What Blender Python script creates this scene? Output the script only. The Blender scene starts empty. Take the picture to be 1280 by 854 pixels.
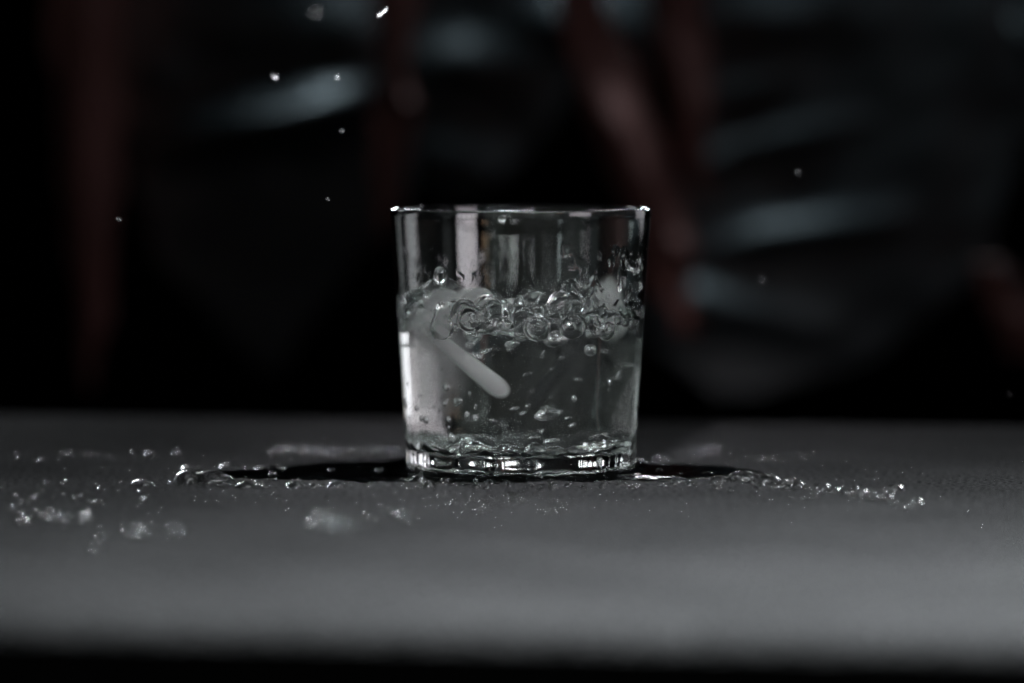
import bpy, bmesh, math, random
import numpy as np
from mathutils import Vector, Matrix

random.seed(7)
rng = np.random.default_rng(11)
S = bpy.context.scene
COL = S.collection
PI = math.pi

# ------------------------------------------------------------------ camera
FPX, W0, H0 = 5133.0, 1280.0, 854.0          # focal length in photo pixels, photo size
CAM = Vector((-0.0028, -1.35, 0.119))
PITCH = math.atan(289.0 / FPX)
cd = bpy.data.cameras.new("camera")
cam = bpy.data.objects.new("camera", cd)
COL.objects.link(cam)
cam.location = CAM
cam.rotation_euler = (PI / 2 - PITCH, 0, 0)
cd.sensor_width = 36.0
cd.lens = FPX / W0 * 36.0
cd.clip_start = 0.02
cd.clip_end = 60.0
cd.dof.use_dof = True
cd.dof.focus_distance = 1.312
cd.dof.aperture_fstop = (cd.lens / 1000.0) / 0.037
S.camera = cam

# ------------------------------------------------------------------ world, lamps, exposure
wd = bpy.data.worlds.new("World")
S.world = wd
wd.use_nodes = True
bgn = wd.node_tree.nodes["Background"]
bgn.inputs[0].default_value = (0.8, 0.9, 1.0, 1)
bgn.inputs[1].default_value = 0.004


def lamp(name, loc, aim, sx, sy, power, color=(1, 1, 1), spread=180.0, roll=0.0):
    l = bpy.data.lights.new(name, 'AREA')
    l.shape = 'RECTANGLE'
    l.size, l.size_y = sx, sy
    l.energy = power
    l.color = color
    l.spread = math.radians(spread)
    o = bpy.data.objects.new(name, l)
    COL.objects.link(o)
    o.location = loc
    d = Vector(aim) - Vector(loc)
    o.rotation_euler = d.to_track_quat('-Z', 'Y').to_euler()
    o.rotation_euler.rotate_axis('Z', roll)
    return o


lamp("overhead_lamp", (0.15, -0.44, 0.46), (0.13, -0.40, 0.0), 0.42, 0.24, 3.6, (0.945, 0.98, 1.0), 94)
lamp("glint_lamp", (-0.42, 1.30, 0.85), (0.0, 0.0, 0.0), 0.14, 0.08, 0.10, (0.97, 0.97, 1.0), 60)  # small lamp added behind, out of view, to make the drops sparkle
lamp("glint_lamp", (0.38, 1.35, 1.00), (0.0, 0.0, 0.0), 0.14, 0.08, 0.08, (0.93, 0.99, 1.0), 60)  # second added sparkle lamp
lamp("glint_strip_lamp", (0.0, 1.65, 0.40), (0.0, -0.05, 0.03), 1.6, 0.20, 20.0, (0.97, 0.98, 1.0), 80)  # added wide low lamp, out of view, for highlights on the drops
lamp("back_right_lamp", (0.75, 0.62, 0.22), (0, 0, 0.04), 0.34, 0.42, 0.09, (0.97, 0.93, 1.0), 60)
lamp("back_left_lamp", (-0.62, 0.55, 0.30), (0, 0, 0.05), 0.10, 0.40, 0.06, (0.92, 0.98, 1.0), 60)
lamp("leaf_fill_lamp", (-0.05, 0.625, 0.85), (0.0, 0.68, 0.15), 0.60, 0.05, 2.3, (0.70, 0.90, 1.0), 36)  # added cool lamp, only to bring out the leaf folds
lamp("front_fill_lamp", (-0.25, -1.75, 0.55), (-0.005, 0, 0.04), 0.07, 0.06, 0.155, (0.99, 0.95, 1.0), 8.5)  # added narrow fill lamp, brightens the pale trail inside the water
lamp("side_fill_lamp", (0.95, -0.72, 0.24), (0, 0, 0.04), 0.44, 0.34, 0.38, (1.0, 0.88, 0.97), 70)  # added lamp whose reflection makes the left of the water milky
# unseen lamps added behind the camera: dim uneven patches for the glass to reflect
for nm, az, z, sx, sy, rad, c in (
        ("reflection_panel", -74, 0.34, 0.40, 0.50, 0.15, (0.85, 0.95, 1.0)),
        ("reflection_panel", -60, 0.30, 0.34, 0.42, 0.2, (0.82, 0.95, 0.90)),
        ("reflection_panel", -48, 0.36, 0.56, 0.60, 0.20, (0.90, 0.95, 0.95)),
        ("bright_reflection_panel", -38, 0.27, 0.10, 0.05, 3.0, (0.88, 0.96, 1.0)),
        ("reflection_panel", -30, 0.32, 0.74, 0.50, 0.20, (0.92, 0.94, 0.92)),
        ("reflection_panel", -11, 0.36, 0.72, 0.60, 0.20, (0.94, 0.95, 0.95)),
        ("reflection_panel", 7, 0.36, 0.66, 0.60, 0.15, (0.94, 0.95, 0.90)),
        ("bright_reflection_panel", 6, 0.278, 0.24, 0.012, 9.0, (1.0, 0.97, 1.0)),
        ("bright_reflection_panel", 17, 0.275, 0.20, 0.010, 7.0, (1.0, 0.97, 1.0)),
        ("bright_reflection_panel", 27, 0.215, 0.16, 0.030, 5.0, (0.97, 0.92, 1.0)),
        ("amber_panel", 34, 0.255, 0.26, 0.070, 1.3, (1.0, 0.62, 0.42)),
        ("reflection_panel", 25, 0.36, 0.70, 0.56, 0.24, (0.88, 0.93, 0.88)),
        ("amber_panel", 48, 0.30, 0.20, 0.40, 0.5, (1.0, 0.72, 0.62)),
        ("reflection_panel", 60, 0.32, 0.36, 0.50, 0.2, (0.88, 0.95, 0.95)),
        ("reflection_panel", 74, 0.34, 0.40, 0.50, 0.15, (0.93, 0.93, 1.0))):
    a_ = math.radians(az)
    lamp(nm, (2.2 * math.sin(a_), -2.2 * math.cos(a_), z), (0, 0, 0.06), sx, sy, rad * PI * sx * sy, c, 180)

S.view_settings.view_transform = 'Standard'
S.view_settings.look = 'None'
S.view_settings.exposure = 0.0
S.view_settings.gamma = 1.0
S.cycles.max_bounces = 64
S.cycles.transmission_bounces = 40
S.cycles.glossy_bounces = 8
S.cycles.volume_bounces = 40
S.cycles.transparent_max_bounces = 16
S.cycles.sample_clamp_indirect = 14.0
S.cycles.use_adaptive_sampling = False
S.cycles.blur_glossy = 0.2
S.cycles.use_denoising = True
S.cycles.denoising_input_passes = "RGB_ALBEDO_NORMAL"
S.cycles.denoising_prefilter = "FAST"


# ------------------------------------------------------------------ helpers
def ray(px, py):
    u, v = (px - W0 / 2) / FPX, (H0 / 2 - py) / FPX
    cp, sp = math.cos(PITCH), math.sin(PITCH)
    return Vector((u, cp + v * sp, -sp + v * cp))


def on_table(px, py, z=0.0):
    d = ray(px, py)
    return CAM + d * ((z - CAM.z) / d.z)


def at_depth(px, py, Y):
    d = ray(px, py)
    return CAM + d * ((Y - CAM.y) / d.y)


def tag(o, label=None, cat=None, group=None, kind=None):
    if label: o["label"] = label
    if cat: o["category"] = cat
    if group: o["group"] = group
    if kind: o["kind"] = kind
    return o


def mesh_obj(name, verts, faces, mat, parent=None, smooth=True):
    me = bpy.data.meshes.new(name)
    me.from_pydata([tuple(v) for v in verts], [], [tuple(f) for f in faces])
    me.update()
    if smooth:
        me.polygons.foreach_set("use_smooth", [True] * len(me.polygons))
    me.materials.append(mat)
    o = bpy.data.objects.new(name, me)
    COL.objects.link(o)
    if parent: o.parent = parent
    return o


def bm_obj(name, bm, mat, parent=None, smooth=True):
    me = bpy.data.meshes.new(name)
    bm.to_mesh(me)
    bm.free()
    if smooth:
        me.polygons.foreach_set("use_smooth", [True] * len(me.polygons))
    me.materials.append(mat)
    o = bpy.data.objects.new(name, me)
    COL.objects.link(o)
    if parent: o.parent = parent
    return o


def new_mat(name):
    m = bpy.data.materials.new(name)
    m.use_nodes = True
    nt = m.node_tree
    for n in list(nt.nodes):
        nt.nodes.remove(n)
    out = nt.nodes.new("ShaderNodeOutputMaterial")
    return m, nt, out


def glass_mat(name, ior, color=(1, 1, 1), rough=0.0, bump=None):
    m, nt, out = new_mat(name)
    g = nt.nodes.new("ShaderNodeBsdfGlass")
    g.inputs["Color"].default_value = (*color, 1)
    g.inputs["IOR"].default_value = ior
    g.inputs["Roughness"].default_value = rough
    if bump:
        tc = nt.nodes.new("ShaderNodeTexCoord")
        nz = nt.nodes.new("ShaderNodeTexNoise")
        nz.inputs["Scale"].default_value = bump[0]
        nz.inputs["Detail"].default_value = 2.0
        b = nt.nodes.new("ShaderNodeBump")
        b.inputs["Strength"].default_value = bump[1]
        b.inputs["Distance"].default_value = bump[2]
        nt.links.new(tc.outputs["Object"], nz.inputs["Vector"])
        nt.links.new(nz.outputs["Fac"], b.inputs["Height"])
        nt.links.new(b.outputs[0], g.inputs["Normal"])
    nt.links.new(g.outputs[0], out.inputs["Surface"])
    return m


def solid_mat(name, col_a, col_b, scale, rough, spec=0.5, bump=None, detail=5.0, stretch=None, speck=None):
    m, nt, out = new_mat(name)
    p = nt.nodes.new("ShaderNodeBsdfPrincipled")
    tc = nt.nodes.new("ShaderNodeTexCoord")
    nz = nt.nodes.new("ShaderNodeTexNoise")
    nz.inputs["Scale"].default_value = scale
    nz.inputs["Detail"].default_value = detail
    src = tc.outputs["Object"]
    if stretch:
        mp = nt.nodes.new("ShaderNodeMapping")
        mp.inputs["Scale"].default_value = stretch
        nt.links.new(src, mp.inputs["Vector"])
        src = mp.outputs[0]
    nt.links.new(src, nz.inputs["Vector"])
    r = nt.nodes.new("ShaderNodeValToRGB")
    r.color_ramp.elements[0].position = 0.3
    r.color_ramp.elements[1].position = 0.7
    r.color_ramp.elements[0].color = (*col_a, 1)
    r.color_ramp.elements[1].color = (*col_b, 1)
    nt.links.new(nz.outputs["Fac"], r.inputs[0])
    if speck:
        n3 = nt.nodes.new("ShaderNodeTexNoise")
        n3.inputs["Scale"].default_value = speck
        n3.inputs["Detail"].default_value = 3.0
        m3 = nt.nodes.new("ShaderNodeMapRange")
        m3.inputs["From Min"].default_value = 0.35
        m3.inputs["From Max"].default_value = 0.65
        m3.inputs["To Min"].default_value = 0.30
        m3.inputs["To Max"].default_value = 1.75
        nt.links.new(src, n3.inputs["Vector"])
        nt.links.new(n3.outputs["Fac"], m3.inputs["Value"])
        mx = nt.nodes.new("ShaderNodeVectorMath")
        mx.operation = 'SCALE'
        nt.links.new(r.outputs[0], mx.inputs[0])
        nt.links.new(m3.outputs[0], mx.inputs["Scale"])
        nt.links.new(mx.outputs[0], p.inputs["Base Color"])
    else:
        nt.links.new(r.outputs[0], p.inputs["Base Color"])
    p.inputs["Roughness"].default_value = rough
    p.inputs["Specular IOR Level"].default_value = spec
    if bump:
        n2 = nt.nodes.new("ShaderNodeTexNoise")
        n2.inputs["Scale"].default_value = bump[0]
        n2.inputs["Detail"].default_value = 4.0
        nt.links.new(src, n2.inputs["Vector"])
        b = nt.nodes.new("ShaderNodeBump")
        b.inputs["Strength"].default_value = bump[1]
        b.inputs["Distance"].default_value = bump[2]
        nt.links.new(n2.outputs["Fac"], b.inputs["Height"])
        nt.links.new(b.outputs[0], p.inputs["Normal"])
    nt.links.new(p.outputs[0], out.inputs["Surface"])
    return m


M_GLASS = glass_mat("clear_glass", 1.5, (0.985, 1.0, 0.992))
M_WATER = glass_mat("water", 1.333)
M_DROP = glass_mat("drop_water", 1.333, (1, 1, 1), 0.20)
M_PUDDLE = glass_mat("puddle_water", 1.333, (0.28, 0.29, 0.29))
M_AIR = glass_mat("air_in_water", 1 / 1.333)
M_TABLE = solid_mat("dark_tabletop", (0.038, 0.0392, 0.040), (0.057, 0.0585, 0.0595), 14, 0.9, 0.0, (1000, 1.0, 0.0016), speck=620)
M_GROUND = solid_mat("dark_ground", (0.004, 0.004, 0.004), (0.008, 0.008, 0.008), 5, 0.95, 0.1)
M_WALL = solid_mat("dark_wall", (0.003, 0.003, 0.0035), (0.006, 0.006, 0.007), 3, 0.95, 0.1)
M_LEAF = solid_mat("blue_green_leaf", (0.0022, 0.0036, 0.0042), (0.0046, 0.0068, 0.0080), 30, 0.5, 0.3, (60, 0.3, 0.002), stretch=(1, 1, 0.4))
M_REDLEAF = solid_mat("red_brown_leaf", (0.060, 0.026, 0.023), (0.110, 0.049, 0.043), 24, 0.6, 0.2, (60, 0.3, 0.002), stretch=(1, 1, 0.4))
M_TWIG = solid_mat("dark_twig", (0.02, 0.013, 0.01), (0.035, 0.022, 0.017), 40, 0.8, 0.2)

# ------------------------------------------------------------------ setting
gb = bmesh.new()
bmesh.ops.create_grid(gb, x_segments=2, y_segments=2, size=8.0)
g = bm_obj("ground", gb, M_GROUND)
g.location = (0, 2, -0.74)
tag(g, kind='structure')
wb = bmesh.new()
bmesh.ops.create_cube(wb, size=1.0)
bmesh.ops.scale(wb, vec=(9.0, 0.2, 3.6), verts=wb.verts)
w = bm_obj("back_wall", wb, M_WALL, smooth=False)
w.location = (0, 4.2, 1.05)
tag(w, "unlit black wall closing off the view behind the leaves", "wall", kind='structure')

# table, turned so that its right side is nearer the camera
table = bpy.data.objects.new("table", None)
COL.objects.link(table)
YAW = -math.radians(8.6)
table.location = (0.0, -0.09, 0.0)
table.rotation_euler = (0, 0, YAW)
tag(table, "dark grey tabletop with a rounded front edge, wet around the glass", "table")
HX, Y0, Y1, TH = 0.80, -0.309, 0.316, 0.028
prof = []
R = 0.006
for i in range(9):                                   # rounded front top edge
    a = PI / 2 * i / 8
    prof.append((Y0 + R - R * math.cos(a), -R + R * math.sin(a)))
for i in range(9):
    a = PI / 2 * i / 8
    prof.append((Y1 - R + R * math.sin(a), -R + R * math.cos(a)))
prof += [(Y1 - 0.03, -TH), (Y0 + 0.05, -TH)]
v, f = [], []
for x in (-HX, HX):
    v += [(x, y, z) for y, z in prof]
n = len(prof)
for i in range(n):
    j = (i + 1) % n
    f.append((i, j, n + j, n + i))
f += [tuple(range(n))[::-1], tuple(range(n, 2 * n))]
top = mesh_obj("tabletop", v, f, M_TABLE, table, smooth=False)
for sx in (-1, 1):
    for sy in (-1, 1):
        lb = bmesh.new()
        bmesh.ops.create_cone(lb, cap_ends=True, segments=16, radius1=0.016, radius2=0.024, depth=0.712)
        bmesh.ops.translate(lb, vec=(sx * 0.70, sy * 0.24, -0.028 - 0.356), verts=lb.verts)
        bm_obj("leg", lb, M_TWIG, table)

# ------------------------------------------------------------------ the glass
GH = 0.0868


def r_out(z):
    return 0.0375 + (0.0430 - 0.0375) * (z / GH)


def wall_t(z):
    return 0.0014 + 0.0007 * max(0.0, 1 - z / 0.05)


def r_in(z):
    return r_out(z) - wall_t(z)


BASE = 0.0072


def base_top(r, th):
    x, y = r * math.cos(th), r * math.sin(th)
    return BASE + 0.00035 * math.sin(160 * x + 1.1) * math.cos(130 * y + 0.4) + 0.0002 * math.sin(310 * x - 220 * y) + 0.9 * max(0, r - 0.029) ** 2 / 0.006 * 1.6


outer, inner = [], []
rb = 0.0048                                         # heel radius
outer.append((0.0001, 0.0016))
for r in (0.008, 0.016, 0.024, 0.028):
    outer.append((r, 0.0016 - 0.0010 * (r / 0.028) ** 2))
outer.append((0.031, 0.0001))
outer.append((0.0323, 0.0))
for i in range(1, 9):
    a = PI / 2 * i / 8
    rr = r_out(rb)
    outer.append((rr - rb + rb * math.sin(a), rb - rb * math.cos(a)))
nz_ = 30
rt = 0.0007
for i in range(1, nz_ + 1):
    z = rb + (GH - rt - rb) * i / nz_
    outer.append((r_out(z), z))
for i in range(1, 8):                                # rounded rim, slightly fat
    a = PI * i / 8
    rc = r_out(GH - rt) - rt
    outer.append((rc + rt * math.cos(a), GH - rt + rt * 1.1 * math.sin(a)))
for i in range(nz_ + 1):
    z = GH - rt - (GH - rt - 0.0125) * i / nz_
    outer.append((r_in(z), z))
rc2, zc2 = r_in(0.0125) - 0.0045, 0.0125
inner_prof = []
for i in range(1, 9):
    a = PI / 2 * i / 8
    inner_prof.append((rc2 + 0.0045 * math.cos(a), zc2 - 0.0045 * math.sin(a)))
for r in (0.027, 0.022, 0.017, 0.012, 0.007, 0.003, 0.0001):
    inner_prof.append((r, zc2 - 0.0045))
NT = 192
v, f = [], []
full = outer + inner_prof
for k in range(NT):
    th = 2 * PI * k / NT
    # faint hand-made waviness of the moulded base and heel
    for idx, (r, z) in enumerate(full):
        rr, zz = r, z
        fade = max(0.0, 1 - z / 0.016)
        if idx < len(outer) - 31 and z < 0.016 and r > 0.025:
            zz += fade * 0.0004 * (1 - fade) * 4 * math.sin(9 * th + 40 * z)
            rr += fade * (0.00045 * math.sin(7 * th + 0.7) + 0.00036 * math.sin(13 * th + 2.0) + 0.0003 * math.sin(29 * th) + 0.00016 * math.sin(47 * th + 1))
        if idx >= len(outer):
            x, y = r * math.cos(th), r * math.sin(th)
            zz += 0.00050 * math.sin(170 * x + 1.1 + 2 * math.sin(90 * y)) * math.cos(130 * y + .4) + 0.0004 * math.sin(410 * x - 300 * y + 2 * math.sin(150 * x)) + 0.00022 * math.sin(800 * x + 300 * y) * math.sin(700 * y - 250 * x)
        v.append((rr * math.cos(th), rr * math.sin(th), zz))
m = len(full)
for k in range(NT):
    k2 = (k + 1) % NT
    for i in range(m - 1):
        f.append((k * m + i, k2 * m + i, k2 * m + i + 1, k * m + i + 1))
glass = mesh_obj("drinking_glass", v, f, M_GLASS)
glass.location.z = 0.0002
tag(glass, "clear straight sided tumbler with thick base, half full of splashing water", "glass")

# ------------------------------------------------------------------ the water: an implicit surface
VOX = 0.0004
xs = np.arange(-0.0428, 0.0428, VOX, dtype=np.float32)
zs = np.arange(0.0300, 0.0800, VOX, dtype=np.float32)
X2, Y2 = np.meshgrid(xs, xs, indexing='ij')


def waves(X, Y, n, lam0, lam1, amp, seed):
    r = np.random.default_rng(seed)
    out = np.zeros_like(X)
    for _ in range(n):
        lam = lam0 * (lam1 / lam0) ** r.random()
        a = r.random() * 2 * PI
        kx, ky = 2 * PI / lam * math.cos(a), 2 * PI / lam * math.sin(a)
        out += (lam / lam1) * np.sin(kx * X + ky * Y + r.random() * 2 * PI).astype(np.float32)
    return out * (amp / math.sqrt(n))


WX = X2 + waves(X2, Y2, 6, 0.010, 0.03, 0.0030, 5)
WY = Y2 + waves(X2, Y2, 6, 0.010, 0.03, 0.0030, 6)
Hgt = 0.0522 + waves(WX, WY, 10, 0.012, 0.040, 0.0030, 1) + waves(WX, WY, 14, 0.006, 0.012, 0.0010, 2)
# crown of the splash: higher right of the middle, humps at both walls
Hgt += 0.0085 * np.exp(-(((X2 - 0.020) / 0.012) ** 2 + ((Y2 + 0.004) / 0.016) ** 2))
Hgt += 0.0070 * np.exp(-(((X2 + 0.027) / 0.010) ** 2 + ((Y2 + 0.010) / 0.014) ** 2))
Hgt -= 0.0020 * np.exp(-(((X2 + 0.002) / 0.010) ** 2 + ((Y2 - 0.004) / 0.014) ** 2))
F = zs[None, None, :] - Hgt[:, :, None]
F = (F * 0.75).astype(np.float32)


def splat(c, rad, mode, k=0.0010, sq=(1, 1, 1)):
    lo = [int(max(0, (c[i] - rad * sq[i] - 0.003 - a[0]) / VOX)) for i, a in enumerate((xs, xs, zs))]
    hi = [int(max(0, (c[i] + rad * sq[i] + 0.003 - a[0]) / VOX)) for i, a in enumerate((xs, xs, zs))]
    sl = tuple(slice(a, b) for a, b in zip(lo, hi))
    A = F[sl]
    if A.size == 0: return
    gx = xs[sl[0]][:, None, None] - c[0]
    gy = xs[sl[1]][None, :, None] - c[1]
    gz = zs[sl[2]][None, None, :] - c[2]
    d = (np.sqrt((gx / sq[0]) ** 2 + (gy / sq[1]) ** 2 + (gz / sq[2]) ** 2) - rad).astype(np.float32)
    if mode == 'add':
        h = np.clip(0.5 + 0.5 * (A - d) / k, 0, 1)
        F[sl] = A * (1 - h) + d * h - k * h * (1 - h)
    else:
        d = -d
        h = np.clip(0.5 - 0.5 * (A - d) / k, 0, 1)
        F[sl] = A * (1 - h) + d * h + k * h * (1 - h)


def hz(x, y):
    i = int(np.clip((x - xs[0]) / VOX, 0, len(xs) - 1))
    j = int(np.clip((y - xs[0]) / VOX, 0, len(xs) - 1))
    return float(Hgt[i, j])


def disc(rmax):
    a, r = random.random() * 2 * PI, rmax * math.sqrt(random.random())
    return r * math.cos(a), r * math.sin(a)


for _ in range(58):                                 # lumps and thrown beads
    x, y = disc(0.039)
    if random.random() < 0.55: y = -abs(y)
    rad = random.choice((0.0018, 0.0028, 0.0036, 0.0046, 0.0058))
    up = random.uniform(-0.6, 1.0) * rad
    splat((x, y, hz(x, y) + up), rad, 'add', 0.0022, (random.uniform(.8, 1.3), random.uniform(.8, 1.3), random.uniform(.7, 1.2)))
for _ in range(40):                                 # craters and burst bubbles
    x, y = disc(0.039)
    rad = random.choice((0.0018, 0.0026, 0.0034, 0.0044))
    splat((x, y, hz(x, y) - random.uniform(-0.2, 0.8) * rad), rad, 'sub', 0.0005, (1, 1, random.uniform(.7, 1.1)))
for _ in range(36):                                  # rolling folds of the churned surface
    x, y = disc(0.037)
    a, bend, L = random.random() * 6.28, random.uniform(-60, 60), random.uniform(0.006, 0.016)
    up, rad = random.uniform(-0.0005, 0.0030), random.uniform(0.0009, 0.0022)
    px_, py_ = x, y
    for q in range(16):
        aa = a + bend * L * (q / 15 - 0.5)
        px_ += math.cos(aa) * L / 15; py_ += math.sin(aa) * L / 15
        splat((px_, py_, hz(px_, py_) + up * math.sin(PI * q / 15)), rad * (0.45 + 0.55 * math.sin(PI * (q + .5) / 16)), 'add', 0.0014)
for _ in range(14):                                  # crests thrown up as thin fingers
    x, y = disc(0.036)
    z = hz(x, y)
    lean = Vector((random.uniform(-.5, .5), random.uniform(-.5, .5), 1)).normalized()
    L = random.uniform(0.003, 0.009)
    for q in range(7):
        p = Vector((x, y, z)) + lean * L * q / 6
        splat(tuple(p), 0.0017 - 0.0010 * q / 6, 'add', 0.0008)


def surface_nets(F, org, h):
    ins = F < 0
    nx, ny, nz = F.shape
    cnt = np.zeros((nx - 1, ny - 1, nz - 1), np.int8)
    for a in (0, 1):
        for b in (0, 1):
            for c in (0, 1):
                cnt += ins[a:nx - 1 + a, b:ny - 1 + b, c:nz - 1 + c]
    act = (cnt > 0) & (cnt < 8)
    ci = np.argwhere(act)
    idm = -np.ones(act.shape, np.int32)
    idm[act] = np.arange(len(ci))
    acc = np.zeros((len(ci), 3)); num = np.zeros(len(ci))
    cr = [(a, b, c) for a in (0, 1) for b in (0, 1) for c in (0, 1)]
    for a in cr:
        for ax in range(3):
            if a[ax]: continue
            b = list(a); b[ax] = 1
            fa = F[ci[:, 0] + a[0], ci[:, 1] + a[1], ci[:, 2] + a[2]]
            fb = F[ci[:, 0] + b[0], ci[:, 1] + b[1], ci[:, 2] + b[2]]
            mk = (fa < 0) != (fb < 0)
            t = np.where(mk, fa / np.where(fa == fb, 1, fa - fb), 0)
            p = np.tile(np.array(a, float), (len(ci), 1))
            p[:, ax] += t
            acc[mk] += p[mk]; num[mk] += 1
    V = org + (ci + acc / num[:, None]) * h
    faces = []
    for ax in range(3):
        u, w_ = (ax + 1) % 3, (ax + 2) % 3
        s0 = [slice(None)] * 3; s1 = [slice(None)] * 3
        s0[ax] = slice(0, -1); s1[ax] = slice(1, None)
        a, b = ins[tuple(s0)], ins[tuple(s1)]
        e = np.argwhere(a != b)
        dims = act.shape
        ok = (e[:, u] > 0) & (e[:, w_] > 0) & (e[:, u] < dims[u]) & (e[:, w_] < dims[w_])
        e = e[ok]
        up = a[e[:, 0], e[:, 1], e[:, 2]]
        q = []
        for du, dw in ((-1, -1), (0, -1), (0, 0), (-1, 0)):
            c = e.copy(); c[:, u] += du; c[:, w_] += dw
            q.append(idm[c[:, 0], c[:, 1], c[:, 2]])
        q = np.stack(q, 1)
        q[~up] = q[~up][:, ::-1]
        faces.append(q)
    return V, np.concatenate(faces)


V, Q = surface_nets(F, np.array([xs[0], xs[0], zs[0]]), VOX)
for _ in range(4):                                   # relax the grid out of the surface
    acc = np.zeros_like(V); num = np.zeros(len(V))
    for a, b in ((0, 1), (1, 2), (2, 3), (3, 0)):
        np.add.at(acc, Q[:, a], V[Q[:, b]]); np.add.at(num, Q[:, a], 1)
        np.add.at(acc, Q[:, b], V[Q[:, a]]); np.add.at(num, Q[:, b], 1)
    V = 0.5 * V + 0.5 * acc / np.maximum(num, 1)[:, None]
rin_v = np.array([r_in(z) for z in V[:, 2]]) + 0.00022
rad_v = np.hypot(V[:, 0], V[:, 1])
inside = rad_v < rin_v
keep = inside[Q].any(1)
Q = Q[keep]
sc = np.where(inside, 1.0, rin_v / np.maximum(rad_v, 1e-6))
V[:, 0] *= sc; V[:, 1] *= sc
used = np.unique(Q)
rem = -np.ones(len(V), np.int64); rem[used] = np.arange(len(used))
WV = [tuple(p) for p in V[used]]
WF = [tuple(int(i) for i in q) for q in rem[Q]]


def Fs(x, y, z):                                     # nearest sample of the field
    i = int(np.clip(round((x - float(xs[0])) / VOX), 0, len(xs) - 1))
    j = int(np.clip(round((y - float(xs[0])) / VOX), 0, len(xs) - 1))
    k = int(round((z - float(zs[0])) / VOX))
    if k < 0: return -1.0
    return float(F[i, j, min(k, len(zs) - 1)])


# side and bottom of the water, lying just inside the glass wall
zr = [0.0125 + 0.0175 * i / 12 for i in range(12)] + [0.030 + 0.0005 * i for i in range(90)]
b0 = len(WV)
NS = 256
for z in zr:
    for k in range(NS):
        th = 2 * PI * k / NS
        r = r_in(z) + 0.00022
        WV.append((r * math.cos(th), r * math.sin(th), z))
for j in range(len(zr) - 1):
    for k in range(NS):
        k2 = (k + 1) % NS
        q = (b0 + j * NS + k, b0 + j * NS + k2, b0 + (j + 1) * NS + k2, b0 + (j + 1) * NS + k)
        if all(Fs(*WV[i]) < 0 for i in (q[0], q[1])):
            WF.append(q)
rows = []
for i in range(9):
    a = PI / 2 * i / 8
    rows.append((r_in(0.0125) - 0.0045 + 0.0047 * math.cos(a), 0.0125 - 0.0047 * math.sin(a)))
rows += [(0.026, 0.0073), (0.016, 0.0073), (0.008, 0.0073), (0.0001, 0.0073)]
b1 = len(WV)
for r, z in rows:
    for k in range(NS):
        th = 2 * PI * k / NS
        WV.append((r * math.cos(th), r * math.sin(th), z - 0.0004 * (r < 0.03)))
for j in range(len(rows) - 1):
    for k in range(NS):
        k2 = (k + 1) % NS
        WF.append((b1 + j * NS + k, b1 + (j + 1) * NS + k, b1 + (j + 1) * NS + k2, b1 + j * NS + k2))
water = mesh_obj("water", WV, WF, M_WATER)
tag(water, "clear water churning and splashing inside the tumbler, full of bubbles", "water")


# wet film and runs clinging to the inner wall above the water
def film(name, th0, th1, z0, z1, seed, thr, amp, lam=1.0):
    nth, nzz = int((th1 - th0) * 0.041 / 0.0005), int((z1 - z0) / 0.0005)
    TH, ZZ = np.meshgrid(np.linspace(th0, th1, nth), np.linspace(z0, z1, nzz), indexing='ij')
    U = TH * 0.041
    W = waves(U * 1.0, ZZ * 0.62, 14, 0.004 * lam, 0.014 * lam, 1.0, seed) + 0.5 * waves(U, ZZ * 0.7, 14, 0.002 * lam, 0.005 * lam, 1.0, seed + 1)
    W += 0.9 * (1 - (ZZ - z0) / (z1 - z0)) - 0.4
    edge = np.minimum(np.minimum((TH - th0), (th1 - TH)) / 0.25, (z1 - ZZ) / 0.008)
    T = np.clip(W - thr - 2.5 * np.clip(1 - edge, 0, 1), 0, 3)
    T = amp * np.sqrt(T)
    vv, ff = [], []
    idx = {}
    for sheet in (0, 1):
        for i in range(nth):
            for j in range(nzz):
                z = ZZ[i, j]
                r = r_in(z) + (0.00012 if sheet else 0.00006 - T[i, j])
                vv.append((r * math.cos(TH[i, j]), r * math.sin(TH[i, j]), z))
    off = nth * nzz
    for i in range(nth - 1):
        for j in range(nzz - 1):
            if max(T[i, j], T[i + 1, j], T[i, j + 1], T[i + 1, j + 1]) > 0:
                a, b, c, d = i * nzz + j, (i + 1) * nzz + j, (i + 1) * nzz + j + 1, i * nzz + j + 1
                ff.append((d, c, b, a))
                ff.append((off + a, off + b, off + c, off + d))
    bm = bmesh.new()
    bv = [bm.verts.new(p) for p in vv]
    for q in ff: bm.faces.new([bv[i] for i in q])
    bmesh.ops.delete(bm, geom=[x for x in bm.verts if not x.link_faces], context='VERTS')
    return bm_obj(name, bm, M_WATER, water)


film("water_film", math.radians(-85), math.radians(-4), 0.048, 0.084, 31, 0.22, 0.00070, 1.25)
film("water_film", math.radians(-172), math.radians(-92), 0.050, 0.084, 41, 1.15, 0.0006)
film("water_film", math.radians(15), math.radians(165), 0.048, 0.080, 51, 0.75, 0.0006, 1.2)


# bubbles in the water
def uv_ball(seg=20, ring=12):
    bm = bmesh.new()
    bmesh.ops.create_uvsphere(bm, u_segments=seg, v_segments=ring, radius=1.0)
    me = bpy.data.meshes.new("bubble")
    bm.to_mesh(me); bm.free()
    me.polygons.foreach_set("use_smooth", [True] * len(me.polygons))
    return me


ball = uv_ball()
ball.materials.append(M_AIR)


def bubble(p, r, sq=(1, 1, 1), tilt=0.0):
    o = bpy.data.objects.new("bubble", ball)
    COL.objects.link(o)
    o.parent = water
    o.location = p
    o.scale = (r * sq[0], r * sq[1], r * sq[2])
    o.rotation_euler = (0, tilt, 0)
    return o


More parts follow.
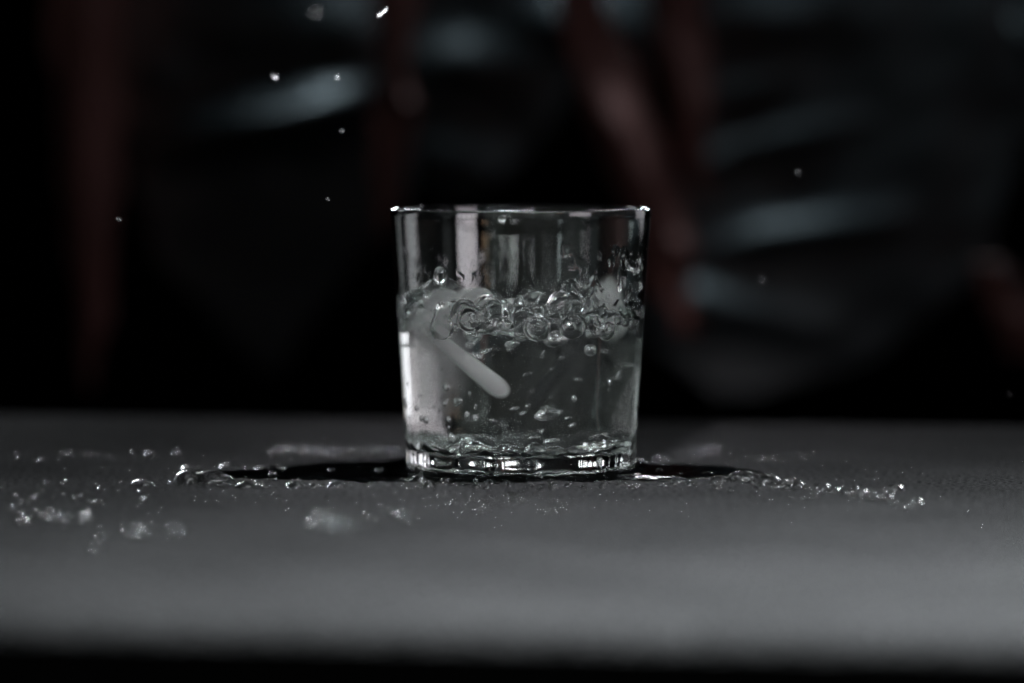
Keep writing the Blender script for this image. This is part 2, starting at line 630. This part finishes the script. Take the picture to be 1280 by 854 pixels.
cnt = 0
while cnt < 26:                                      # beneath the surface
    x, y = disc(0.0345)
    z = hz(x, y) - abs(random.gauss(0, 0.006)) - 0.003
    r = random.choice((0.0007, 0.0011, 0.0016, 0.0022, 0.0027))
    if z < 0.02 or Fs(x, y, z) > -r: continue
    bubble((x, y, z), r, (1, 1, random.uniform(.75, 1)), random.uniform(-.5, .5)); cnt += 1
cnt = 0
while cnt < 58:                                      # scattered through the body, drawn out by the swirl
    x, y = disc(0.0345)
    z = random.uniform(0.0095, 0.042)
    if x < 0.0 and random.random() < 0.45: continue
    r = random.choice((0.00025, 0.00035, 0.0005, 0.0007))
    if Fs(x, y, z) > -0.003: continue
    bubble((x, y, z), r, (random.uniform(1, 2.4), 1, 0.8), random.uniform(-0.9, 0.1)); cnt += 1
for k in range(26):                                  # clinging low down on the left
    a = math.radians(random.uniform(185, 250))
    rr = 0.0345 - random.random() * 0.004
    r = random.choice((0.0005, 0.0008, 0.0011))
    bubble((rr * math.cos(a), rr * math.sin(a), random.uniform(0.0095, 0.03)), r, (1, 1, 1.2))
for px, py, r, sq in ((685, 516, 0.0026, (1.5, 1, 0.75)), (690, 548, 0.0018, (1.5, 1, 0.55)), (650, 402, 0.0042, (1.5, 1, 0.7)),
                      (600, 385, 0.0040, (1, 1, 1)), (565, 562, 0.0017, (1.6, 1, 0.7)), (712, 521, 0.0007, (1.6, 1, .7)),
                      (720, 497, 0.0007, (1, 1, 1.8)), (772, 478, 0.0006, (1, 1, 2.2)), (640, 428, 0.0016, (1.4, 1, .8)),
                      (765, 412, 0.0030, (1, 1, 1.1)), (560, 545, 0.0014, (1, 1, 1.3))):
    p = at_depth(650 + (px - 650) * 0.86, py, -0.020)
    bubble(p, r, sq, -0.2)
# the faint hollow, a round air cavity left in the middle of the water
# milky trails of fine bubbles
def plume_mat(name, dens, scale, col, core=0.25, floor=0.15, blunt=False):
    m, nt, out = new_mat(name)
    vs = nt.nodes.new("ShaderNodeVolumeScatter")
    vs.inputs["Color"].default_value = (*col, 1)
    vs.inputs["Anisotropy"].default_value = 0.0 if blunt else 0.3
    tc = nt.nodes.new("ShaderNodeTexCoord")
    nz = nt.nodes.new("ShaderNodeTexNoise")
    nz.inputs["Scale"].default_value = scale
    nz.inputs["Detail"].default_value = 4
    nt.links.new(tc.outputs["Object"], nz.inputs["Vector"])
    mr = nt.nodes.new("ShaderNodeMapRange")
    mr.inputs["From Min"].default_value = 0.35
    mr.inputs["From Max"].default_value = 0.68
    mr.inputs["To Min"].default_value = dens * floor
    mr.inputs["To Max"].default_value = dens
    nt.links.new(nz.outputs["Fac"], mr.inputs["Value"])
    ln = nt.nodes.new("ShaderNodeVectorMath")
    ln.operation = 'LENGTH'
    if blunt:
        sx = nt.nodes.new("ShaderNodeSeparateXYZ")
        cx = nt.nodes.new("ShaderNodeCombineXYZ")
        pw = nt.nodes.new("ShaderNodeMath"); pw.operation = 'POWER'; pw.inputs[1].default_value = 4.0
        ab = nt.nodes.new("ShaderNodeMath"); ab.operation = 'ABSOLUTE'
        nt.links.new(tc.outputs["Object"], sx.inputs[0])
        nt.links.new(sx.outputs[0], cx.inputs[0]); nt.links.new(sx.outputs[1], cx.inputs[1])
        nt.links.new(sx.outputs[2], ab.inputs[0]); nt.links.new(ab.outputs[0], pw.inputs[0]); nt.links.new(pw.outputs[0], cx.inputs[2])
        nt.links.new(cx.outputs[0], ln.inputs[0])
    else:
        nt.links.new(tc.outputs["Object"], ln.inputs[0])
    fo = nt.nodes.new("ShaderNodeMapRange")
    fo.inputs["From Min"].default_value = 1.0
    fo.inputs["From Max"].default_value = core
    nt.links.new(ln.outputs["Value"], fo.inputs["Value"])
    mu = nt.nodes.new("ShaderNodeMath")
    mu.operation = 'MULTIPLY'
    nt.links.new(mr.outputs[0], mu.inputs[0])
    nt.links.new(fo.outputs[0], mu.inputs[1])
    nt.links.new(mu.outputs[0], vs.inputs["Density"])
    nt.links.new(vs.outputs[0], out.inputs["Volume"])
    return m


def plume(name, p0, p1, ra, rb_, mat, blunt=False):
    bm = bmesh.new()
    if blunt:
        bmesh.ops.create_cone(bm, cap_ends=True, segments=24, radius1=0.55, radius2=1.0, depth=2.0)
    else:
        bmesh.ops.create_uvsphere(bm, u_segments=24, v_segments=16, radius=1.0)
    o = bm_obj(name, bm, mat, water)
    o.location = (p0 + p1) / 2
    o.rotation_euler = (p1 - p0).to_track_quat('Z', 'Y').to_euler()
    o.scale = (ra, rb_, (p1 - p0).length / 2)
    return o


plume("bubble_trail", Vector((-0.0290, -0.017, 0.0500)), Vector((-0.0035, -0.021, 0.0270)), 0.0037, 0.0036, plume_mat("fine_bubbles", 2600, 1.5, (0.998, 0.99, 1.0), 0.35, 0.8, True), True)
plume("bubble_cloud", Vector((-0.024, 0.000, 0.012)), Vector((-0.022, -0.004, 0.062)), 0.0115, 0.0125, plume_mat("milky_bubbles", 170, 2.6, (0.985, 0.95, 0.975)))
plume("bubble_cloud", Vector((-0.033, -0.014, 0.0470)), Vector((-0.010, -0.018, 0.0605)), 0.0072, 0.0062, plume_mat("white_froth", 1300, 3.0, (0.99, 0.98, 0.99)))
plume("bubble_cloud", Vector((0.025, -0.012, 0.043)), Vector((0.030, -0.008, 0.066)), 0.0055, 0.0065, plume_mat("green_froth", 800, 3.0, (0.93, 1.0, 0.955)))

# ------------------------------------------------------------------ puddle round the base
PUD = [(0.0, -0.002, 0.046), (-0.030, -0.010, 0.036), (-0.052, -0.008, 0.030), (-0.075, -0.010, 0.024), (-0.096, -0.012, 0.015), (0.032, -0.004, 0.034),
       (0.052, -0.004, 0.024), (0.067, -0.008, 0.014), (-0.052, 0.006, 0.024), (0.056, 0.008, 0.018), (-0.060, 0.020, 0.016), (0.02, 0.030, 0.030), (-0.03, 0.030, 0.03)]


def puddle_field(x, y):
    s = 0.0
    for cx, cy, r in PUD:
        d2 = (x - cx) ** 2 + ((y - cy) * 1.0) ** 2
        s += math.exp(-2.2 * d2 / (r * r))
    s += 0.13 * math.sin(260 * x + 1.3 * math.sin(190 * y)) * math.sin(240 * y + 0.7) + 0.10 * math.sin(520 * x + 2 + math.sin(130 * y)) * math.sin(440 * y + math.sin(210 * x)) + 0.05 * math.sin(1100 * x) * math.sin(900 * y + 1)
    return s - 0.30


step = 0.0009
gx = np.arange(-0.125, 0.095, step); gy = np.arange(-0.052, 0.066, step)
vid, pv, pf = {}, [], []
Hh = {}
for i, x in enumerate(gx):
    for j, y in enumerate(gy):
        Hh[i, j] = puddle_field(x, y)
for i in range(len(gx) - 1):
    for j in range(len(gy) - 1):
        c4 = [(i, j), (i + 1, j), (i + 1, j + 1), (i, j + 1)]
        if max(Hh[c] for c in c4) <= 0: continue
        q = []
        for c in c4:
            if c not in vid:
                vid[c] = len(pv)
                h = Hh[c]
                x, y = gx[c[0]], gy[c[1]]
                z = 0.0006 * (1 - math.exp(-max(h, 0) / 0.14)) + (0.00010 if h > 0 else -0.0002)
                rr = math.hypot(x, y)
                z += 0.0016 * math.exp(-((rr - 0.0375) / 0.0022) ** 2)      # meniscus at the heel
                pv.append((x, y, z))
            q.append(vid[c])
        pf.append(q)
puddle = mesh_obj("puddle", pv, pf, M_PUDDLE)
tag(puddle, "thin dark puddle of spilt water spreading round the base of the tumbler", "puddle")


# ------------------------------------------------------------------ drops
def drop_mesh(seed, seg=18, rings=7):
    r = random.Random(seed)
    ph = [r.random() * 6.28 for _ in range(4)]
    am = [r.uniform(0, .08), r.uniform(0, .05), r.uniform(0, .03)]
    hgt = r.uniform(0.65, 0.95)
    vv, ff = [], []
    for j in range(rings):
        a = -0.18 + (PI / 2 + 0.18) * j / rings
        for k in range(seg):
            th = 2 * PI * k / seg
            s = 1 + am[0] * math.sin(2 * th + ph[0]) + am[1] * math.sin(3 * th + ph[1]) + am[2] * math.sin(5 * th + ph[2])
            s = 1 + (s - 1) * math.cos(max(a, 0))
            vv.append((s * math.cos(a) * math.cos(th), s * math.cos(a) * math.sin(th), hgt * math.sin(a)))
    vv.append((0, 0, hgt))
    for j in range(rings - 1):
        for k in range(seg):
            k2 = (k + 1) % seg
            ff.append((j * seg + k, j * seg + k2, (j + 1) * seg + k2, (j + 1) * seg + k))
    t = len(vv) - 1
    for k in range(seg):
        ff.append(((rings - 1) * seg + k, (rings - 1) * seg + (k + 1) % seg, t))
    me = bpy.data.meshes.new("water_drop")
    me.from_pydata(vv, [], ff)
    me.update()
    me.polygons.foreach_set("use_smooth", [True] * len(me.polygons))
    me.materials.append(M_DROP)
    return me


DROPS = [drop_mesh(s) for s in range(8)]


def drop(p, r, label, group=None, sq=(1, 1, 1), name="water_drop", me=None):
    o = bpy.data.objects.new(name, me or random.choice(DROPS))
    COL.objects.link(o)
    o.location = (p.x, p.y, p.z + 0.00005)
    o.scale = (r * sq[0], r * sq[1], r * sq[2])
    o.rotation_euler = (0, 0, 0 if sq != (1, 1, 1) else random.random() * 6.28)
    return tag(o, label, "water drop", group)


# single drops one can pick out
for px, py, r, sq, lab in (
        (178, 607, 0.0036, (1.1, 1, .7), "rounded drop with a bright left side, first drop left of the large wet cluster"),
        (308, 610, 0.0034, (1.1, 1, .8), "pale oval drop just right of the large clear cluster, left of the tumbler"),
        (238, 588, 0.0030, (1.2, 1, .7), "small clear dome lying just behind the large cluster left of the tumbler"),
        (236, 604, 0.0052, (1.0, 1, .9), "largest clear bead of the cluster on the table left of the tumbler"),
        (262, 604, 0.0060, (1.4, 1, .75), "broad flattened drop with streaked top in the cluster left of the tumbler"),
        (290, 586, 0.0034, (1.3, 1, .6), "low dark drop with a thin bright rim at the puddle's left end"),
        (335, 587, 0.0030, (1.5, 1, .5), "thin flat drop with a white glint on the puddle left of the tumbler"),
        (370, 610, 0.0030, (1.2, 1, .8), "ring shaped drop at the puddle's front edge, with a dark middle"),
        (422, 609, 0.0026, (1.2, 1, .9), "small drop with a bright ring outline in front of the puddle's dark middle"),
        (394, 610, 0.0020, (1.1, 1, .9), "little drop with a white sparkle between two ring shaped drops"),
        (850, 603, 0.0024, (1.4, 1, .8), "small arched drop just right of the tumbler's base"),
        (930, 601, 0.0046, (1.4, 1, .8), "mottled clear drop at the right end of the puddle"),
        (955, 604, 0.0046, (1.2, 1, .9), "dark hollow looking drop at the right tip of the splash"),
        (900, 602, 0.0034, (1.4, 1, .7), "jagged clear drop joining the puddle to the right hand splash"),
        (1076, 622, 0.0030, (1, 1, 1), "brightest blurred white drop of the trail far right of the tumbler"),
        (1118, 615, 0.0030, (1.2, 1, 1), "blurred arched drop at the far right end of the trail"),
        (1138, 632, 0.0032, (1.4, 1, .8), "last blurred drop at the far right, nearest the camera"),
        (430, 664, 0.0030, (1.3, 1, .7), "large blurred pale drop on the bare grey table in front of the puddle"),
        (405, 656, 0.0032, (1.6, 1, .7), "soft elongated blurred drop left in the front cluster"),
        (890, 566, 0.0026, (1, 1, 1), "bright round blurred drop behind the puddle, right of the tumbler"),
        (948, 577, 0.0020, (1, 1, 1), "left one of the bright pair of drops behind the right splash"),
        (965, 576, 0.0018, (1, 1, 1), "right one of the bright pair of drops behind the right splash"),
        (188, 571, 0.0022, (1, 1, 1), "pale blurred drop alone behind the left cluster"),
        (168, 570, 0.0015, (1, 1, 1), "tiny pinkish drop at the left of the row behind the cluster"),
        (223, 571, 0.0020, (1, 1, 1), "dim blurred drop at the right of the row behind the cluster")):
    drop(on_table(px, py), r, lab, None, sq)

GRP = "small drops scattered over the tabletop"
ONES = "first second third fourth fifth sixth seventh eighth ninth tenth eleventh twelfth thirteenth fourteenth fifteenth sixteenth seventeenth eighteenth nineteenth".split()


def ordinal(k):
    if k < 20: return ONES[k - 1]
    t, u = divmod(k, 10)
    return ("twentieth", "thirtieth", "fortieth")[t - 2] if u == 0 else ("twenty", "thirty", "forty")[t - 2] + "-" + ONES[u - 1]


for x0, y0, x1, y1, n_, r0, r1, jx, jy, lab in (
        (300, 608, 420, 610, 12, .0007, .0019, 6, 2, "drop from the left along the puddle's front edge"),
        (425, 608, 555, 610, 14, .0006, .0016, 6, 3, "drop from the left between the ring shaped drops and the tumbler"),
        (340, 568, 420, 567, 12, .0014, .0030, 6, 3, "glinting drop from the left in the far end of the row behind the puddle"),
        (420, 569, 505, 566, 10, .0012, .0026, 6, 3, "glinting drop from the left in the row behind the puddle nearest the tumbler"),
        (815, 575, 900, 570, 18, .0012, .0027, 8, 5, "blurred drop from the left behind the tumbler's right side"),
        (905, 578, 1060, 574, 11, .0007, .0018, 8, 4, "faint drop from the left behind the right hand splash"),
        (965, 606, 1075, 618, 26, .0012, .0026, 5, 3, "drop from the left in the trail running right from the splash"),
        (985, 621, 1035, 627, 6, .0007, .0012, 4, 1, "tiny ring drop from the left below the right hand trail"),
        (1082, 624, 1145, 633, 9, .0014, .0028, 8, 4, "blurred drop from the left at the trail's far right end"),
        (545, 622, 620, 630, 12, .0011, .0024, 8, 8, "blurred drop from the left before the tumbler's left half"),
        (620, 622, 705, 634, 16, .0013, .0027, 8, 7, "blurred drop from the left before the tumbler's right half"),
        (390, 655, 520, 648, 11, .0015, .0032, 8, 5, "blurred drop from the left in the large cluster before the puddle"),
        (10, 645, 108, 650, 13, .0011, .0024, 6, 4, "blurred drop from the left in the row far left"),
        (0, 626, 190, 622, 14, .0006, .0014, 10, 6, "small drop from the left in the band left of the large cluster"),
        (120, 678, 235, 664, 9, .0014, .0028, 8, 5, "faint drop from the left near the table's front left"),
        (330, 592, 500, 586, 8, .0008, .0018, 8, 3, "glinting drop from the left on the puddle's dark left arm"),
        (800, 592, 930, 594, 7, .0008, .0018, 8, 3, "glinting drop from the left on the puddle's dark right arm"),
        (30, 603, 230, 603, 11, .0004, .0011, 8, 5, "sparkling speck from the left on the dark table far left"),
        (20, 572, 160, 574, 9, .0008, .0018, 8, 4, "dim blurred drop from the left on the rear table far left"),
        (800, 605, 1010, 612, 20, .0009, .0021, 8, 4, "tiny drop from the left before the puddle right of the tumbler"),
        (505, 605, 800, 609, 28, .0011, .0025, 6, 3, "tiny drop from the left just before the tumbler's base"),
        (205, 604, 295, 606, 10, .0009, .0020, 6, 3, "small bead from the left around the large clear cluster")):
    spots = sorted((x0 + (x1 - x0) * (k + random.random()) / n_ + random.gauss(0, jx), random.gauss(0, jy)) for k in range(n_))
    for k, (px, dy) in enumerate(spots):
        t = (px - x0) / (x1 - x0)
        p = on_table(px, y0 + (y1 - y0) * t + dy)
        drop(p, r0 * (r1 / r0) ** (random.random() ** 1.4), ordinal(k + 1) + " " + lab, GRP)

# fine spray, past counting
vv, ff = [], []
base_me = drop_mesh(99, 8, 3)
bvs = [tuple(q.co) for q in base_me.vertices]; bfs = [tuple(q.vertices) for q in base_me.polygons]
for _ in range(1100):
    px = random.gauss(600, 330)
    py = random.choice((random.gauss(604, 5), random.gauss(600, 14), random.gauss(628, 14), random.uniform(555, 650)))
    if py < 548: continue
    p = on_table(px, py)
    r = random.uniform(0.00012, 0.00042)
    o0 = len(vv)
    vv += [(p.x + r * a, p.y + r * b, r * c) for a, b, c in bvs]
    ff += [tuple(o0 + i for i in q) for q in bfs]
spray = mesh_obj("fine_spray", vv, ff, M_DROP)
tag(spray, "fine spray of tiny droplets dusted over the dark tabletop", "spray", kind='stuff')

# drips and runs on the outside of the tumbler
for z, deg, rr, sq, lab in (
        (0.0845, 262, 0.0013, (0.6, 1, 1.1), "small dark drop hanging at the middle of the tumbler's front rim"),
        (0.068, 335, 0.0012, (0.5, 1, 1.8), "small bright drop on the tumbler's upper right wall"),
        (0.062, 320, 0.0011, (0.5, 1, 1.6), "tiny glinting drop below the bright one on the tumbler's right wall"),
        (0.066, 232, 0.0028, (0.35, 1, 1.1), "round flat drop with a bright rim on the tumbler's upper left wall")):
    a = math.radians(deg)
    r = r_out(z)
    o = bpy.data.objects.new("glass_drip", ball.copy())
    o.data.materials.clear(); o.data.materials.append(M_WATER)
    COL.objects.link(o)
    o.location = (r * math.cos(a), r * math.sin(a), z)
    o.rotation_euler = (0, 0, a)
    o.scale = (rr * sq[0], rr * sq[1], rr * sq[2])
    tag(o, lab, "water drop")

# drops in the air
for px, py, Y, r, sq, tilt, lab in (
        (343, 95, 0.03, 0.0011, (.7, .7, 1.7), -0.5, "larger of the two sharp white droplets flying side by side at upper left"),
        (421, 96, 0.02, 0.0007, (.7, .7, 1.9), -0.4, "smaller of the two sharp white droplets flying side by side at upper left"),
        (394, 15, 0.20, 0.0009, (1, 1, 1), 0, "blurred round droplet in mid air at the top of the picture"),
        (478, 15, -0.07, 0.0013, (.7, .7, 2.2), 0.75, "bright slanting droplet in mid air at the top, left of the tumbler"),
        (427, 163, 0.03, 0.0005, (.7, .7, 1.4), -0.4, "faint little droplet in the air below the two white droplets"),
        (410, 249, 0.01, 0.0005, (1.3, 1, .8), 0.3, "tiny droplet in the air level with the tumbler's rim"),
        (148, 274, 0.02, 0.00018, (4.0, 1, .6), 0.05, "thin horizontal streak of a droplet far left in the air"),
        (952, 348, 0.05, 0.0003, (.6, .7, 4), -0.35, "faint falling streak of a droplet right of the tumbler"),
        (998, 215, 0.05, 0.0003, (.6, .7, 4), -0.6, "faint falling streak of a droplet high right of the tumbler"),
        (1262, 494, 0.05, 0.00011, (4, 1, .7), 0.3, "thin streak of a droplet just above the table at far right")):
    o = bpy.data.objects.new("flying_droplet", ball.copy())
    o.data.materials.clear(); o.data.materials.append(M_DROP)
    COL.objects.link(o)
    o.location = at_depth(px, py, Y)
    r *= 0.8
    o.scale = (r * sq[0], r * sq[1], r * sq[2])
    o.rotation_euler = (0, tilt, 0)
    tag(o, lab, "water drop")


# ------------------------------------------------------------------ plants hanging behind the table
def plant(name, label, root_px):
    o = bpy.data.objects.new(name, None)
    COL.objects.link(o)
    o.location = at_depth(*root_px)
    tag(o, label, "plant")
    return o


def branch(pl, pts, r, mat=M_TWIG):
    P = [at_depth(*p) - pl.location for p in pts]
    vv, ff = [], []
    seg = 10
    for i, p in enumerate(P):
        tan = (P[min(i + 1, len(P) - 1)] - P[max(i - 1, 0)]).normalized()
        u = tan.cross(Vector((0, 1, 0.2))).normalized(); w = tan.cross(u)
        rr = r * (1 - 0.6 * i / (len(P) - 1))
        for k in range(seg):
            a = 2 * PI * k / seg
            vv.append(p + u * rr * math.cos(a) + w * rr * math.sin(a))
    for i in range(len(P) - 1):
        for k in range(seg):
            k2 = (k + 1) % seg
            ff.append((i * seg + k, i * seg + k2, (i + 1) * seg + k2, (i + 1) * seg + k))
    return mesh_obj("stem", vv, ff, mat, pl)


gp = plant("green_plant", "plant with dark blue green leaves hanging out of focus behind the tumbler", (700, -420, 0.62))
branch(gp, [(150, -300, .66), (400, -260, .64), (700, -240, .62), (1000, -260, .62), (1300, -320, .64)], 0.006)


def blade(pl, Y, left, right, ridges, mat, label=None, seed=1, lean=0.0):
    """a broad crumpled leaf hanging near depth Y. left / right: outline as (px, py) from top to bottom; ridges: folds standing
    towards the light, each ((px, py) ..., half width in px, height in metres)."""
    y0, y1 = left[0][1], left[-1][1]
    NV, NU = 110, 90
    lx = np.interp(np.linspace(y0, y1, NV), [p[1] for p in left], [p[0] for p in left])
    rx = np.interp(np.linspace(y0, y1, NV), [p[1] for p in right], [p[0] for p in right])
    U, V_ = np.meshgrid(np.linspace(0, 1, NU), np.arange(NV), indexing='ij')
    PY = y0 + (y1 - y0) * V_ / (NV - 1)
    PX = lx[V_] * (1 - U) + rx[V_] * U
    PX = PX + waves(PX * 0.001, PY * 0.001, 6, 0.06, 0.2, 7.0, seed)
    D = waves(PX * 0.001, PY * 0.001, 12, 0.05, 0.35, 0.0022, seed + 1)
    for pts, hw, amp in ridges:
        best = np.full(PX.shape, 1e9); tt = np.zeros(PX.shape)
        n_ = len(pts) - 1
        for i in range(n_):
            (ax, ay), (bx, by) = pts[i], pts[i + 1]
            L2 = (bx - ax) ** 2 + (by - ay) ** 2
            t = np.clip(((PX - ax) * (bx - ax) + (PY - ay) * (by - ay)) / L2, 0, 1)
            dd = np.hypot(PX - ax - t * (bx - ax), PY - ay - t * (by - ay))
            m_ = dd < best
            best = np.where(m_, dd, best); tt = np.where(m_, (i + t) / n_, tt)
        D += amp * np.exp(-(best / hw) ** 2) * (0.25 + 0.75 * np.sin(PI * np.clip(tt, 0.03, 0.97)))
    vv, ff = [], []
    for i in range(NU):
        for j in range(NV):
            p = at_depth(PX[i, j], PY[i, j], Y)
            vv.append(p + Vector((0, -D[i, j] + lean * (p.z - 0.15), 0)) - pl.location)
    for i in range(NU - 1):
        for j in range(NV - 1):
            a = i * NV + j
            ff.append((a, a + 1, a + NV + 1, a + NV))
    o = mesh_obj("leaf", vv, ff, mat, pl)
    sm = o.modifiers.new("thickness", 'SOLIDIFY')
    sm.thickness = 0.0006
    if label: o["label"] = label
    return o


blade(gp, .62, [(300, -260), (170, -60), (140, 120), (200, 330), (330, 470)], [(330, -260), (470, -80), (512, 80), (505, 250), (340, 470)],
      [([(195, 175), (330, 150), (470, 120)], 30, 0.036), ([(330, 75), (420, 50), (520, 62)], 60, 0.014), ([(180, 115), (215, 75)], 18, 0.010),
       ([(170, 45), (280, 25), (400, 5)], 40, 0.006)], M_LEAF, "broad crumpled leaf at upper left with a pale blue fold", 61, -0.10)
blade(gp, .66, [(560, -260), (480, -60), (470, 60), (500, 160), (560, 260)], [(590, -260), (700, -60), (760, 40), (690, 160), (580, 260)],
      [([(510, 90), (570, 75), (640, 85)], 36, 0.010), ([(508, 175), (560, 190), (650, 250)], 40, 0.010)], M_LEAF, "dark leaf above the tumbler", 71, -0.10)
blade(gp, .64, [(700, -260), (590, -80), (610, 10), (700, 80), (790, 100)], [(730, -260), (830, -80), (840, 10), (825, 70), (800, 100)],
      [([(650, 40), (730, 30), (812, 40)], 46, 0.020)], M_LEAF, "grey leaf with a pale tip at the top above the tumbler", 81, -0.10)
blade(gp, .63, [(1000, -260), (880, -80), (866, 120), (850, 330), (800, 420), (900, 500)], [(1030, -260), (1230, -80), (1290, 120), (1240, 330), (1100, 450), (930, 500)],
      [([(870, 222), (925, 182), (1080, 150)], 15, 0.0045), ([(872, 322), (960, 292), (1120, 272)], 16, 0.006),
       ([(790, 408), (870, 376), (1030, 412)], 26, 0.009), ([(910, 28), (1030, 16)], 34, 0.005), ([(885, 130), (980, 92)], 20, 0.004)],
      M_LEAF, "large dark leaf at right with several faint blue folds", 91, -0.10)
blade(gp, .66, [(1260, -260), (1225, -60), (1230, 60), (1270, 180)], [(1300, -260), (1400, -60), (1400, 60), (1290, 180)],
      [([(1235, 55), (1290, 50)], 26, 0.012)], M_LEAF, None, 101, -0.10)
rp = plant("red_plant", "plant with long drooping reddish brown leaves out of focus behind the tumbler", (800, -380, 0.55))
branch(rp, [(40, -330, .60), (450, -220, .58), (800, -200, .55), (900, -230, .55)], 0.005)
blade(rp, .58, [(90, -260), (60, 0), (75, 250), (92, 400), (104, 498)], [(130, -260), (155, 0), (150, 250), (132, 400), (108, 498)],
      [([(110, -100), (105, 200), (112, 480)], 26, 0.010), ([(100, 470), (112, 495)], 10, 0.004)], M_REDLEAF, "long faint leaf at far left with a golden tip", 111, -0.15)
blade(rp, .57, [(480, -260), (470, 0), (474, 90), (462, 200), (470, 300)], [(510, -260), (522, 0), (512, 90), (525, 140), (478, 300)],
      [([(500, -60), (498, 90), (512, 140), (488, 290)], 16, 0.009), ([(504, 125), (518, 135)], 12, 0.010)], M_REDLEAF, "narrow reddish leaf left above the tumbler with a pinkish knot", 121, -0.15)
blade(rp, .56, [(830, -260), (815, 0), (815, 80), (850, 180), (880, 250)], [(870, -260), (880, 0), (888, 80), (890, 180), (886, 250)],
      [([(850, -100), (838, 50), (872, 200)], 22, 0.012)], M_REDLEAF, None, 131, -0.15)
blade(rp, .55, [(690, -40), (715, 80), (752, 200), (800, 300), (850, 420)], [(735, -40), (790, 80), (842, 200), (870, 300), (868, 420)],
      [([(735, 90), (780, 190), (850, 330)], 34, 0.014), ([(842, 290), (858, 340)], 18, 0.010)], M_REDLEAF, "broad reddish leaf slanting down to the tumbler's right side", 141, -0.25)
blade(rp, .56, [(1225, 330), (1235, 370), (1270, 450)], [(1260, 330), (1300, 370), (1340, 450)],
      [([(1245, 385), (1300, 430)], 22, 0.003)], M_REDLEAF, None, 151, -0.2)

bpy.context.view_layer.update()
